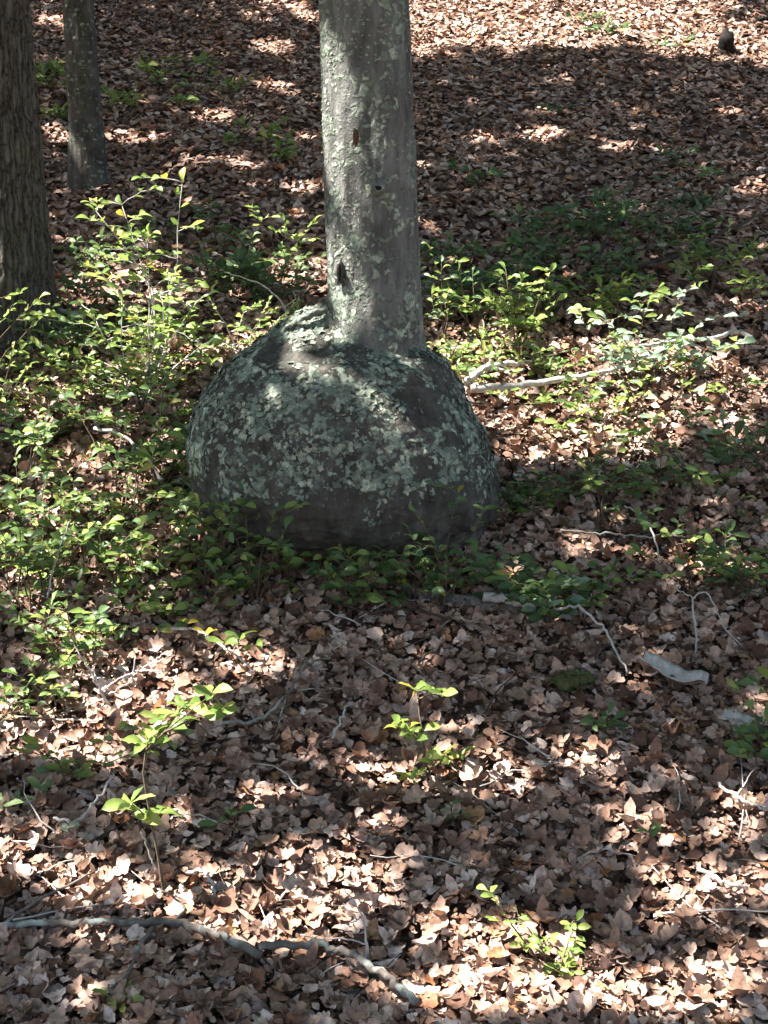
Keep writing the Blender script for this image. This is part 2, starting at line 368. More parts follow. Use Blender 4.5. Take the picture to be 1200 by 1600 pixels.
o = scatter('lichen', [rosette() for _ in range(8)], P - burl_base + nrm * .001, frames(nrm + rng.normal(0, .12, nrm.shape)), .003 + .019 * rng.random(len(P)) ** 3, M_lich, burl)
o['kind'] = 'stuff'

def trunk_mesh(p0, p1, r0, r1, nz, sg, amp, flare=0.0, furrow=0.0, rs=0.0, flare_h=.35):
    t = np.linspace(0, 1, nz); a = np.linspace(0, 2 * math.pi, sg, endpoint=False)
    L = np.linalg.norm(np.asarray(p1) - p0)
    C = p0 + (np.asarray(p1) - p0) * t[:, None]; C = C + np.stack([.02 * np.sin(t * 9 + rs), .02 * np.cos(t * 7 + rs), 0 * t], -1)
    r = (r0 + (r1 - r0) * t + flare * np.exp(-t * L / flare_h))[:, None]
    ca, sa = np.cos(a)[None], np.sin(a)[None]
    z = C[:, 2:3]
    dd = amp * fbm(ca * 1.6 + rs, sa * 1.6, z * 1.4, 4) + amp * .35 * fbm(ca * 6 + rs, sa * 6, z * 9, 3)
    if furrow:
        w = a[None] * 36 / (2 * math.pi) * 2 * math.pi + 2.2 * fbm(ca * 2 + rs, sa * 2, z * 1.6, 3) + 1.5 * fbm(ca * 9, sa * 9 + rs, z * 7, 3)
        dd = dd + furrow * (np.abs(np.sin(w / 2)) ** .6 - .6) + furrow * .8 * fbm(ca * 9, sa * 9, z * 20, 3)
    r = r + dd
    V = np.stack([C[:, 0:1] + r * ca, C[:, 1:2] + r * sa, z + 0 * r], -1)
    i = np.arange(nz - 1)[:, None] * sg; j = np.arange(sg)[None]; k = (j + 1) % sg
    return V, np.stack([i + j, i + k, i + sg + k, i + sg + j], -1).reshape(-1, 4)
t0 = at(589, 575, BY); t1 = at(561, 0, BY)
t1 = t0 + (t1 - t0) * 9.0                       # the stem carries on far above the picture
TV, TQ = trunk_mesh(t0, t1, .208, .02, 900, 160, .011, .034, 0, 0, .09)
trunk = link('trunk', mesh('trunk', TV.reshape(-1, 3) - burl_base, TQ), tree, M_trunk)
def blob(name, c, s, mat, parent, org, dent=.35, n=14):
    a = np.linspace(0, math.pi, n); bb = np.linspace(0, 2 * math.pi, 2 * n, endpoint=False)
    U = np.stack([np.sin(a)[:, None] * np.cos(bb), np.sin(a)[:, None] * np.sin(bb), np.cos(a)[:, None] + 0 * bb], -1)
    q = 1 + dent * fbm(U[..., 0] * 2 + c[0] * 9, U[..., 1] * 2, U[..., 2] * 2 + c[2] * 7, 4)
    U = U * q[..., None] * np.asarray(s) + np.asarray(c) - org
    i = np.arange(n - 1)[:, None] * 2 * n; j = np.arange(2 * n)[None]; k = (j + 1) % (2 * n)
    return link(name, mesh(name, U.reshape(-1, 3), np.stack([i + j, i + 2 * n + j, i + 2 * n + k, i + k], -1).reshape(-1, 4)), parent, mat)
def on_trunk(px, py, r=.21): 
    c = at(px, py, BY - r); ax = t0 + (t1 - t0) * ((c[2] - t0[2]) / (t1[2] - t0[2])); dx = c[0] - ax[0]
    return np.array([c[0], ax[1] - math.sqrt(max(r * r - dx * dx, .001)) , c[2]])
blob('scar', on_trunk(556, 215, .215), (.011, .007, .036), M_rust, trunk, burl_base, .14, 26)['label'] = 'torn reddish-brown bark scar'
blob('callus', on_trunk(591, 293, .2), (.034, .022, .034), M_trunk, trunk, burl_base, .12, 26)
blob('callus', on_trunk(529, 425, .2), (.022, .016, .055), M_trunk, trunk, burl_base, .12, 26)
blob('knot', on_trunk(591, 293, .215), (.016, .009, .012), M_hole, trunk, burl_base, .14, 26)['label'] = 'dark rotten knot'
blob('knot', on_trunk(529, 425, .212), (.009, .008, .035), M_hole, trunk, burl_base, .14, 26)['label'] = 'narrow dark hollow'
# pale ridge of bark where burl meets trunk on the left
tb = Tubes(); pts = smooth_path([at(425, 528, BY - .12), at(455, 507, BY - .1), at(485, 491, BY - .1), at(512, 487, BY - .08)], 16, .004)
tb.add(pts, np.interp(np.linspace(0, 1, 16), [0, .4, .8, 1], [.006, .012, .017, .012]), 10, .3); tb.build('bark_ridge', M_trunk, tree, burl_base)

def lichen_on(V, parent, org, n, zmin, zmax, thr, size, name='lichen'):
    gu = np.gradient(V, axis=1); gv = np.gradient(V, axis=0); NN = np.cross(gu, gv); NN /= np.linalg.norm(NN, axis=-1)[..., None] + 1e-12
    I = np.where((V[:, 0, 2] > zmin) & (V[:, 0, 2] < zmax))[0]
    ii = rng.choice(I, n); jj = rng.integers(1, V.shape[1] - 1, n); P = V[ii, jj]; q = NN[ii, jj]
    k = fbm(P[:, 0] * 5, P[:, 1] * 5, P[:, 2] * 3, 3) + rng.normal(0, .25, n) > thr
    P, q = P[k], q[k]
    o = scatter(name, [rosette() for _ in range(6)], P - org + q * .001, frames(q + rng.normal(0, .1, q.shape)), rng.uniform(size * .35, size, len(P)), M_lich, parent); o['kind'] = 'stuff'
lichen_on(TV, trunk, burl_base, 9000, 1.2, 4.0, .35, .009)

# ------------------------------------------------------------------ other trees
TREES = {'burl': dict(root=tree, xy=(TX, BY), org=burl_base, ax=(t0, t1))}
def plain_tree(key, name, label, base, lean_px_top, r0, flare, mat, furrow=0., amp=.012, H=12, sg=140, nz=420, flare_h=.4):
    base = np.asarray(base, float); top = base + np.array([lean_px_top[0], lean_px_top[1], H])
    rt = thing(name, label, 'tree', base)
    p0 = base - np.array([0, 0, .25])
    V, Q = trunk_mesh(p0, top, r0, r0 * .45, nz, sg, amp, flare, furrow, base[0] * 3, flare_h)
    tr = link('trunk', mesh('trunk', V.reshape(-1, 3) - base, Q), rt, mat)
    TREES[key] = dict(root=rt, xy=(base[0], base[1]), org=base, ax=(p0, top))
    return rt, tr, V
h1 = hit(12, 522)
_, tr1, V1 = plain_tree('left', 'oak_tree', 'thick trunk with deeply furrowed brown bark cut by the picture edge', h1, (-.35, .3), .235, .12, M_furrow, .014, .012, 12, 380, 700)
h2 = hit(140, 296)
_, tr2, V2 = plain_tree('second', 'slender_tree', 'slender grey-green trunk standing just uphill of the thick furrowed trunk', h2, (-.5, .3), .112, .07, M_trunk2, 0., .008, 12, 120, 400)
lichen_on(V2, tr2, h2, 1500, h2[2], h2[2] + 3.5, .3, .016)
plain_tree('shade_a', 'shade_tree', 'tall tree outside the view whose crown shades the near slope', (-8.6, 3.6, float(ground(-8.6, 3.6))), (.3, .2), .2, .06, M_trunk2, 0, .012, 12, 40, 80)
plain_tree('shade_b', 'shade_tree', 'tall tree outside the view whose crown shades the upper hillside', (-9.2, 13.2, float(ground(-9.2, 13.2))), (.2, -.2), .22, .06, M_trunk2, 0, .012, 12, 40, 80)

# ------------------------------------------------------------------ where the sun comes through: gaps shaped into the unseen crowns to place the dapple
# ground patches of sun as seen in the photograph: x, y, half width, half height, openness, slant
SUNNY = [(860, 25, 320, 68, 1, 0), (690, 82, 75, 36, 1, 0), (1100, 64, 160, 42, 1, 8), (640, 20, 60, 40, .6, 0), (440, 20, 70, 22, .6, 0), (418, 74, 45, 13, .8, 0), (88, 40, 32, 15, .8, 0),
    (95, 218, 30, 13, .8, 0), (215, 220, 48, 14, 1, 0), (335, 186, 36, 11, .85, 0), (330, 250, 80, 9, .6, 0), (425, 138, 40, 9, .6, 0), (465, 298, 45, 10, .75, 0), (390, 262, 30, 10, .6, 0), (440, 215, 40, 9, .4, 0),
    (850, 212, 42, 13, 1, 0), (768, 223, 36, 9, .8, 0), (962, 236, 28, 9, .7, 0), (1185, 298, 28, 16, .9, 0), (655, 266, 26, 12, .8, 0), (1080, 235, 40, 10, .4, 0), (1020, 110, 60, 12, .5, 0), (1160, 180, 40, 10, .4, 0),
    (790, 575, 135, 55, 1, 8), (965, 690, 125, 58, 1, -10), (850, 645, 150, 42, 1, 0), (1060, 585, 110, 30, .7, 0), (1175, 715, 45, 26, .8, 0), (815, 740, 60, 40, .6, 0), (790, 830, 26, 40, .7, 0), (955, 872, 105, 13, .85, 3), (1090, 862, 60, 12, .6, 0), (900, 800, 60, 18, .4, 0), (1120, 640, 60, 25, .7, 0), (1130, 790, 60, 30, .5, 0), (1050, 900, 80, 20, .45, 0), (1150, 900, 40, 20, .5, 0), (900, 600, 70, 30, .8, 0), (740, 625, 90, 60, 1, 0), (980, 640, 60, 25, .7, 0), (1000, 770, 60, 18, .4, 0),
    (285, 618, 40, 26, 1, 0), (400, 545, 70, 40, .7, 0), (300, 500, 70, 30, .6, 0), (200, 470, 100, 100, .55, 0), (60, 655, 70, 35, .6, 0), (180, 640, 90, 40, .6, 0), (250, 720, 130, 40, .55, 0), (100, 760, 110, 40, .45, 0), (60, 862, 36, 18, .8, 0), (200, 880, 70, 30, .5, 0), (330, 830, 90, 40, .45, 0), (40, 950, 60, 40, .5, 0), (210, 960, 60, 30, .5, 0),
    (420, 1005, 46, 16, .75, 0), (300, 1000, 60, 20, .5, 0), (690, 1042, 72, 10, .8, 0), (745, 1018, 50, 7, .7, 0), (545, 965, 30, 12, .5, 0), (130, 1010, 60, 25, .55, 0),
    (110, 1165, 140, 44, 1, 14), (215, 1215, 70, 24, .8, 18), (40, 1120, 50, 22, .6, 0), (110, 1385, 170, 60, 1, 4), (310, 1425, 130, 50, 1, 14), (400, 1470, 70, 26, .8, 14), (150, 1300, 70, 24, .5, 0), (300, 1290, 60, 26, .5, 0), (452, 1255, 62, 26, .85, 0), (560, 1215, 60, 22, .6, 0), (500, 1130, 70, 25, .5, 0), (270, 1060, 100, 30, .6, 0),
    (650, 1240, 110, 24, .85, 8), (620, 1290, 50, 22, .8, 0), (900, 1195, 170, 30, .7, 4), (760, 1160, 60, 20, .5, 0), (1010, 1240, 80, 26, .7, 0), (1080, 1310, 150, 40, .75, 6), (940, 1330, 60, 20, .5, 0), (1100, 1400, 140, 46, .8, 6), (900, 1130, 60, 18, .5, 0), (1000, 1085, 40, 16, .6, 0), (1170, 1120, 40, 18, .6, 0), (1160, 1270, 50, 30, .7, 0),
    (760, 1475, 130, 42, 1, 6), (640, 1490, 40, 20, .6, 0), (870, 1565, 300, 50, 1, 0), (1120, 1540, 150, 70, 1, 0), (480, 1500, 80, 26, .9, 12), (580, 1545, 60, 20, .9, 12), (720, 1580, 60, 20, .7, 0), (960, 1480, 70, 24, .5, 0), (1030, 1450, 60, 18, .6, 0)]
SHADY = [(640, 1375, 230, 50, .95, 4), (110, 1570, 270, 48, .95, 4), (640, 985, 330, 34, .9, 0), (560, 1110, 130, 45, .8, 0), (960, 1015, 210, 55, .9, 0), (830, 1420, 110, 30, .8, 0), (900, 130, 320, 50, .9, 0), (900, 330, 260, 60, .85, 0), (250, 100, 120, 50, .6, 0), (350, 1330, 130, 35, .7, 0), (1010, 1490, 120, 26, .8, 0)]
TREE_SUN = [(505, 130, 16, 130, 1, 0), (530, 90, 26, 80, .7, 0), (555, 290, 46, 100, 1, 0), (530, 420, 44, 90, 1, 0), (575, 400, 26, 60, .7, 0), (600, 60, 20, 30, .3, 0), (497, 500, 40, 22, .95, 0), (475, 548, 46, 30, .75, 0), (440, 490, 60, 22, .6, 0)]
TUBES_SUN = [(220, 400, 7.32, .4, .9), (190, 320, 7.32, .25, .9), (290, 290, 7.32, .2, .95), (230, 520, 7.32, .34, .8), (150, 330, 7.32, .15, .9), (440, 345, 8.7, .3, .8), (330, 400, 8.2, .25, .5), (1000, 520, 7.25, .5, .9), (1090, 520, 7.25, .3, .9), (815, 450, 7.58, .3, .6), (1090, 360, 8.4, .26, .6), (660, 370, 7.7, .1, 1), (690, 440, 7.7, .18, .7), (380, 500, 7.54, .25, .7), (30, 470, 7.1, .2, .85), (30, 560, 7.0, .2, .7),
    (300, 1100, 4.08, .22, 1), (330, 1075, 4.08, .16, 1), (235, 1150, 4.08, .14, .9), (230, 1260, 4.08, .1, .7), (665, 1080, 4.6, .15, .9), (630, 1135, 4.6, .12, .9), (800, 1415, 3.76, .11, 1), (880, 1495, 3.76, .11, 1), (195, 1050, 5.0, .24, .8), (375, 1005, 5.2, .13, .9), (110, 975, 5.2, .2, .7), (715, 765, 5.75, .08, .6), (10, 405, 7.7, .14, .9), (850, 930, 5.5, .15, .35),
    (100, 690, 6.4, .3, .7), (30, 720, 6.3, .25, .6), (100, 830, 5.9, .25, .5), (60, 900, 5.6, .25, .6), (200, 900, 5.7, .2, .6)]
def openness(px, py, L):
    o = np.zeros_like(px)
    for x, y, a, b, s, sl_ in L:
        t = R(sl_); dx, dy = px - x, py - y
        u, v = dx * math.cos(t) + dy * math.sin(t), -dx * math.sin(t) + dy * math.cos(t)
        q = np.sqrt((u / a) ** 2 + (v / b) ** 2) + .28 * vnoise(px / 16., py / 10., x)
        o = np.maximum(o, s * np.clip((1.12 - q) / .22, 0, 1))
    return o
NC = 130000
g = np.stack([rng.uniform(-7.5, 8.5, NC), rng.uniform(1.2, 21, NC), np.zeros(NC)], -1)
g[:, 2] = ground(g[:, 0], g[:, 1])
px, py = proj(g)
inside = (px > -40) & (px < 1240) & (py > -60) & (py < 1660)
lit = np.where(inside, openness(px, py, SUNNY), np.clip((fbm(g[:, 0] * .9 + 11, g[:, 1] * .9, 5., 3) - .25) * 4, 0, .85))
# leaves whose shadow falls on the burl tree instead of the ground
e = SD[:2]; ee = e @ e
def shade_on(c, r, zlo, zhi, lit):
    f = g[:, :2] - np.asarray(c); bq = f @ e; cq = (f * f).sum(1) - r * r; disc = bq * bq - ee * cq
    s = np.where(disc > 0, (-bq + np.sqrt(np.maximum(disc, 0))) / ee, -1)
    H = g + SD * s[:, None]; ok = (s > 0) & (H[:, 2] > zlo) & (H[:, 2] < zhi)
    hx, hy = proj(H); return np.where(ok, openness(hx, hy, TREE_SUN), lit)
lit = lit * (1 - np.where(inside, openness(px, py, SHADY), 0))
lit = np.where(inside, np.clip((lit + .45 * vnoise(px / 26., py / 15., 3.) * (lit > .04) - .38) / .3, 0, 1), lit)
ec, er = np.array([-.17, BY, .76]), np.array([.72, .62, .58])      # the burl as an ellipsoid
f = (g - ec) / er; dv = SD / er; aq = dv @ dv; bq = f @ dv; disc = bq * bq - aq * ((f * f).sum(1) - 1)
sq = np.where(disc > 0, (-bq + np.sqrt(np.maximum(disc, 0))) / aq, -1); HB = g + SD * sq[:, None]
hx, hy = proj(HB); lit = np.where(sq > 0, openness(hx, hy, TREE_SUN), lit)
lit = shade_on((TX - .05, BY), .21, 1.28, 3.6, lit)
for x, y, Y, rad, s in TUBES_SUN:
    c = at(x, y, Y); f = g - c; dist = np.linalg.norm(f - (f @ SD)[:, None] * SD, axis=1)
    lit = np.maximum(lit, s * np.clip((rad * 1.1 - dist) / (rad * .3), 0, 1))
keep = rng.random(NC) < (1 - lit) ** 2.4 + .004
CP = (g + SD * (rng.uniform(6.5, 10.0, NC) + .8 * vnoise(g[:, 0] * .7, g[:, 1] * .7))[:, None])[keep]

def leaf_template(ns, w, lobes=0, curl=0., fold=.15, twist=0., tipw=0., depth=.4, ob=.9):
    """a leaf 1 long along y: three verts a station (left edge, midrib, right edge)"""
    t = np.linspace(0, 1, ns)
    env = np.sin(math.pi * np.clip(t, .001, .999) ** ob) ** .8
    hw = w * env
    if lobes: hw = hw * (1 - depth + depth * 2 * np.abs(np.sin(math.pi * lobes * t)) ** .8)
    hw = np.maximum(hw, tipw); hw[0] = .012; hw[-1] = .006
    zc = curl * (t - .45) ** 2 * 2; V = []
    for q in range(ns):
        c, s_ = math.cos(twist * (t[q] - .5)), math.sin(twist * (t[q] - .5))
        for sd in (-1, 0, 1):
            x = sd * hw[q] * (1 + .12 * rng.normal()) if sd else 0
            z = abs(sd) * fold * hw[q] * 2 + (rng.normal() * .018 if sd else 0)
            V.append((x * c - z * s_, t[q] - .5 - (.05 * math.sin(math.pi * lobes * 2 * t[q]) if sd and lobes else 0), zc[q] + x * s_ + z * c))
    i = np.arange(ns - 1) * 3
    Q = np.concatenate([np.stack([i, i + 1, i + 4, i + 3], -1), np.stack([i + 1, i + 2, i + 5, i + 4], -1)])
    return np.array(V), Q
# more unseen canopy, added over, behind and beside the camera to cut blue skylight
NO = 20000
go = np.stack([rng.uniform(-13, 14, NO), rng.uniform(-9, 27, NO), np.zeros(NO)], -1); go[:, 2] = ground(go[:, 0], go[:, 1])
core = (go[:, 0] > -7.3) & (go[:, 0] < 8.3) & (go[:, 1] > 1.4) & (go[:, 1] < 20.8)
go = go[~core & (rng.random(NO) > np.clip((fbm(go[:, 0] * .5, go[:, 1] * .5, 2., 3) - .1) * 3, 0, .9))]
CP2 = go + SD * rng.uniform(6.5, 10, len(go))[:, None]
# crowns: nearest tree owns the leaf
keys = list(TREES); TXY = np.array([TREES[k]['xy'] for k in keys])
own = np.argmin(((CP[:, None, :2] - TXY[None]) ** 2).sum(-1), 1); own2 = np.argmin(((CP2[:, None, :2] - TXY[None]) ** 2).sum(-1), 1)
crown_t = [leaf_template(3, .42, 0, .2, .1) for _ in range(5)]
for q, k in enumerate(keys):
    tr_ = TREES[k]; P = CP[own == q]
    if len(P) < 10: continue
    A = np.concatenate([P, CP2[own2 == q]]); sz = np.concatenate([rng.uniform(.13, .22, len(P)), rng.uniform(.3, .5, len(A) - len(P))])
    o = scatter('crown', crown_t, A - tr_['org'], rotmats(len(A), .55), sz, M_crown, tr_['root'])
    o['kind'] = 'stuff'
    p0, p1 = tr_['ax']
    for b_ in range(5):
        e1 = P[rng.integers(len(P))]; zz = min(e1[2] - 1.2, p1[2] - .8); zz = max(zz, p0[2] + 5.5)
        s0 = p0 + (p1 - p0) * ((zz - p0[2]) / (p1[2] - p0[2]))
        tb = Tubes(); tb.add(smooth_path([s0, (s0 + e1) / 2 + np.array([0, 0, .5]), e1], 10, .05), np.linspace(.07, .015, 10), 7, .1)
        tb.build('limb', M_limb, tr_['root'], tr_['org'])

# ------------------------------------------------------------------ leaf litter
dry_near = [leaf_template(12, rng.uniform(.26, .36), int(rng.integers(3, 5)), rng.normal(.15, .45), rng.normal(.1, .25), rng.normal(0, .7), 0, rng.uniform(.3, .62), rng.uniform(.75, .95)) for _ in range(14)]
dry_near += [leaf_template(8, rng.uniform(.2, .3), 0, rng.uniform(-.4, .9), rng.uniform(-.3, .6), rng.uniform(-1.5, 1.5), 0, 0, 1.0) for _ in range(4)]
dry_far = [leaf_template(5, rng.uniform(.22, .38), 0, rng.normal(.1, .3), rng.normal(.05, .2), rng.normal(0, .6)) for _ in range(10)]
def litter(n, x0, x1, y0, y1, wide):
    y = rng.uniform(y0, y1, n); x = rng.uniform(-1, 1, n) * (wide + y * .33) if x0 is None else rng.uniform(x0, x1, n)
    return x, y
Ps, Ms, Ss = [], [], []
x, y = litter(64000, None, 0, 2.2, 8.2, 1.3)
P = np.stack([x, y, ground(x, y) + rng.uniform(.0, .055, len(x))], -1)
near_l = scatter('leaf_litter', dry_near, P, on_slope(x, y, .27), .018 + .064 * rng.random(len(x)) ** 1.5, M_dry, floor)
near_l['kind'] = 'stuff'
x, y = litter(84000, None, 0, 8.0, 20, 1.3)
P = np.stack([x, y, ground(x, y) + rng.uniform(.005, .04, len(x))], -1)
far_l = scatter('leaf_litter', dry_far, P, on_slope(x, y, .24), .042 + .068 * rng.random(len(x)) ** 1.3, M_dry, floor); far_l['kind'] = 'stuff'
x, y = litter(26000, None, 0, 2.6, 7.5, 1.0)
P = np.stack([x, y, ground(x, y) + rng.uniform(.01, .06, len(x))], -1)
scatter('leaf_crumbs', dry_far, P, on_slope(x, y, .6), rng.uniform(.01, .03, len(x)), M_dry, floor)['kind'] = 'stuff'
a = rng.uniform(math.pi, 2 * math.pi, 420); rr = rng.uniform(.92, 1.12, 420)             # leaves banked against the burl
x = -.06 + .52 * rr * np.cos(a); y = BY + .46 * rr * np.sin(a)
scatter('leaf_drift', dry_near, np.stack([x, y, ground(x, y) + rng.uniform(.02, .1, 420)], -1), on_slope(x, y, .7), rng.uniform(.04, .09, 420), M_dry, floor)['kind'] = 'stuff'
# the largest fallen leaves, one by one
dmesh = []
for tv, tf in dry_near:
    me = mesh('dry_leaf', tv, tf); me.materials.append(M_dry_o); dmesh.append(me)
LXY = [(rng.uniform(-10, 1210), 960 + 680 * rng.random() ** .6) for q in range(300)]; LH = np.array([hit(*q) for q in LXY]); Mx = on_slope(LH[:, 0], LH[:, 1], .26)
for q in range(300):
    h = LH[q]
    o = link('dry_leaf', dmesh[q % len(dmesh)], floor)
    s = rng.uniform(.052, .088)
    m4 = np.eye(4); m4[:3, :3] = Mx[q] * s; m4[:3, 3] = h + np.array([0, 0, rng.uniform(.025, .06)])
    o.matrix_basis = Matrix(m4.tolist())

# ------------------------------------------------------------------ green plants
gleaf = [leaf_template(6, .25, 0, rng.uniform(-.35, .15), rng.uniform(.1, .3), rng.uniform(-.3, .3), 0, 0, 1.25) for _ in range(4)]
gmesh = {}
for k in ('green', 'lime', 'pale', 'yellow'):
    gmesh[k] = []
    for tv, tf in gleaf:
        tv2 = tv + np.array([0, .5, 0])                      # hang it from its stalk
        me = mesh('leaf', tv2, tf); me.materials.append(MG[k]); gmesh[k].append(me)
gtem = [(tv + np.array([0, .5, 0]), tf) for tv, tf in gleaf]
def axes(yv, tilt):
    yv = yv / np.linalg.norm(yv); n = np.array([-.2 + rng.normal() * tilt * 1.5, -.5 + rng.normal() * tilt * 1.5, 1.0])
    x = np.cross(yv, n); x /= np.linalg.norm(x) + 1e-9; return np.stack([x, yv, np.cross(x, yv)], -1)
def grow(base, tips, leaf, per, mode, lat, tilt, via=()):
    """stems with side twigs; returns tubes and the leaf placements"""
    tb = Tubes(); L = []; main = None
    for tip in sorted(tips, key=lambda t: -t[2]):
        base_ = main[int(np.clip(np.searchsorted(main[:, 2], tip[2] - .25 * np.linalg.norm(tip[:2] - base[:2]) - .04 * rng.random()) - 1, 2, 8))] if main is not None else base + np.array([rng.normal() * .012, rng.normal() * .012, -.02])
        v = tip - base_; h = np.linalg.norm(v)
        mid = base_ + v * .5 + np.array([rng.normal() * .06 * h, rng.normal() * .06 * h, .07 * h])
        pts = smooth_path([base_, *via, tip] if len(via) and main is None else [base_, mid, tip], 10, .005 * h)
        if mode == 'whorl' and main is None and len(tips) < 8: main = pts
        tb.add(pts, np.linspace(.003 + .0035 * h, .0014, 10), 5)
        def put(p, d, s): L.append((p, axes(d, tilt), s))
        if mode == 'whorl':
            for f_ in (1.0, .72) if per > 7 else (1.0,):
                c = pts[0] + 0; idx = int(round(f_ * 9)); c = pts[idx]
                n = max(3, int(per * (.6 if f_ == 1 else .4))); a0 = rng.uniform(0, 6.28)
                for q in range(n):
                    a = a0 + q * 6.283 / n + rng.normal() * .25; put(c + np.array([0, 0, rng.normal() * .008]), np.array([math.cos(a), math.sin(a), rng.uniform(-.1, .55)]), leaf * rng.uniform(.7, 1.15))
            continue
        nt = max(2, int(per / 5)); left = per
        for q in range(nt + 1):
            if q == nt: tw = pts[6:]                                    # the stem's own end
            else:
                s0 = pts[int(rng.integers(3, 10))]; a = rng.uniform(0, 6.28); ln = lat * rng.uniform(.5, 1.2)
                e1 = s0 + np.array([math.cos(a) * ln, math.sin(a) * ln, rng.uniform(.05, .5) * ln])
                tw = smooth_path([s0, (s0 + e1) / 2 + np.array([0, 0, .06 * ln]), e1], 6, .003)
                tb.add(tw, np.linspace(.003, .0013, 6), 4)
            nl = max(3, int(per / (nt + 1))); tv = tw[-1] - tw[0]; hd = tv / (np.linalg.norm(tv) + 1e-9)
            sd = np.cross(hd, [0, 0, 1.]); sd = sd / (np.linalg.norm(sd) + 1e-6) if np.linalg.norm(sd) > .2 else np.array([math.cos(q), math.sin(q), 0])
            for z in range(nl):
                f_ = .2 + .8 * (z + 1) / nl; u = f_ * (len(tw) - 1); i0 = min(int(u), len(tw) - 2); p = tw[i0] + (tw[i0 + 1] - tw[i0]) * (u - i0)
                w = 0 if z == nl - 1 else (1 if z % 2 else -1)
                dvec = hd * .55 + sd * w * rng.uniform(.7, 1.1) + np.array([0, 0, rng.uniform(-.2, .3)]) + rng.normal(0, .15, 3)
                dvec[2] *= .6
                if np.linalg.norm(dvec) < .1: dvec = np.array([1., 0, .1])
                put(p, dvec, leaf * rng.uniform(.65, 1.15))
    return tb, L
def plant(name, label, base, tips, leaf=.055, per=14, col='green', mode='spray', lat=.1, tilt=.35, group=None, single=True, cat='shrub', other=None, stem=None, via=()):
    base = np.asarray(base, float); root = thing(name, label, cat, base, group)
    tb, L = grow(base, tips, leaf, per, mode, lat, tilt, via)
    tb.build('stem', stem or M_stem, root, base)
    if single:
        for q, (p_, A, s) in enumerate(L):
            kind = col if not other or rng.random() > other[1] else other[0]
            o = link('leaf', gmesh[kind][q % 4], root); m4 = np.eye(4); m4[:3, :3] = A * s; m4[:3, 3] = p_ - base
            o.matrix_basis = Matrix(m4.tolist())
    else:
        o = scatter('foliage', gtem, np.array([l[0] for l in L]) - base, np.array([l[1] for l in L]), np.array([l[2] for l in L]), MG[col + '_m'], root)
        o['kind'] = 'stuff'
    return root
def px_plant(name, label, bpx, tips, **k):
    b = hit(*bpx); k['via'] = [at(q[0], q[1], b[1]) for q in k.get('via', ())]; plant(name, label, b, [at(t[0], t[1], b[1] + (t[2] if len(t) > 2 else rng.normal() * .06)) for t in tips], **k)

# -- plants one can point at
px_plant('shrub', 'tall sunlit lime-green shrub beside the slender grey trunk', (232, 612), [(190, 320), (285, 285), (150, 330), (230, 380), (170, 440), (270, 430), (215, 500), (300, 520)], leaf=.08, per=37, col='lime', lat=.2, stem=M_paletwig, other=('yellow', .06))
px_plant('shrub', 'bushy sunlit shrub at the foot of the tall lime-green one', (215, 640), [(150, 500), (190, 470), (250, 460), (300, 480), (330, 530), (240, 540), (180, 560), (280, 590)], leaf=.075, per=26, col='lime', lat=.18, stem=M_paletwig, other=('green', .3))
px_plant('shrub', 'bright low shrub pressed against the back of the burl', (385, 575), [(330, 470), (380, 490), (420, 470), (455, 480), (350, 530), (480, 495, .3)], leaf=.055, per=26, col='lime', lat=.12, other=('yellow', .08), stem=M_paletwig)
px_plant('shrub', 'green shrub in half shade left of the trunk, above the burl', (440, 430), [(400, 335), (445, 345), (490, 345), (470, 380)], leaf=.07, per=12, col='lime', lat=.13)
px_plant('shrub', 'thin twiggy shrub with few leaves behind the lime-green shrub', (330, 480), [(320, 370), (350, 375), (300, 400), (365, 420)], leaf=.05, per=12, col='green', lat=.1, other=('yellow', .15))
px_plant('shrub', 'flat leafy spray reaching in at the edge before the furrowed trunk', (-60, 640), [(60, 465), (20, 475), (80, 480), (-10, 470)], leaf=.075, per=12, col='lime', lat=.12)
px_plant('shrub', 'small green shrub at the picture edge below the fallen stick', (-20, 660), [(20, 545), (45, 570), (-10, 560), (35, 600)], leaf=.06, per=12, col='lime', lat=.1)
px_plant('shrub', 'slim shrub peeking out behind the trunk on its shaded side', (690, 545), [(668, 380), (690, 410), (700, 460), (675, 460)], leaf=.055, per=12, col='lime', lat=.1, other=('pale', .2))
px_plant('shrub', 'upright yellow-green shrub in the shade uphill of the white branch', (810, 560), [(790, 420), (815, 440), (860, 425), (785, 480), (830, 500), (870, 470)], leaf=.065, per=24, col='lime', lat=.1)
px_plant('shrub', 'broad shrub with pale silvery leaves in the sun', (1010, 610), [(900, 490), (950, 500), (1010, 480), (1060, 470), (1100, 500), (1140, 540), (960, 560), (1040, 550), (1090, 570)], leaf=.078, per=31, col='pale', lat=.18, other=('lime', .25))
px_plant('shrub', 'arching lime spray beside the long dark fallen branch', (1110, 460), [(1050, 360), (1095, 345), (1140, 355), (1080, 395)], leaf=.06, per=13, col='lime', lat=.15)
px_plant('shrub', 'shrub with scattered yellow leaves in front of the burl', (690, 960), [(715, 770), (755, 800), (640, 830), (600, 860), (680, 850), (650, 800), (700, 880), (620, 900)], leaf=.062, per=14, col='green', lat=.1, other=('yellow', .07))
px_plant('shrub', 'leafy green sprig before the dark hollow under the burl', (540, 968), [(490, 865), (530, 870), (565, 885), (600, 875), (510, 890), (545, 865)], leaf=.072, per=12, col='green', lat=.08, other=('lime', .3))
px_plant('shrub', 'dense dark green shrub at the foot of the burl, shaded side', (800, 950), [(745, 870), (790, 865), (770, 900), (830, 890), (740, 905), (810, 915), (850, 905), (765, 880)], leaf=.07, per=16, col='green', lat=.1)
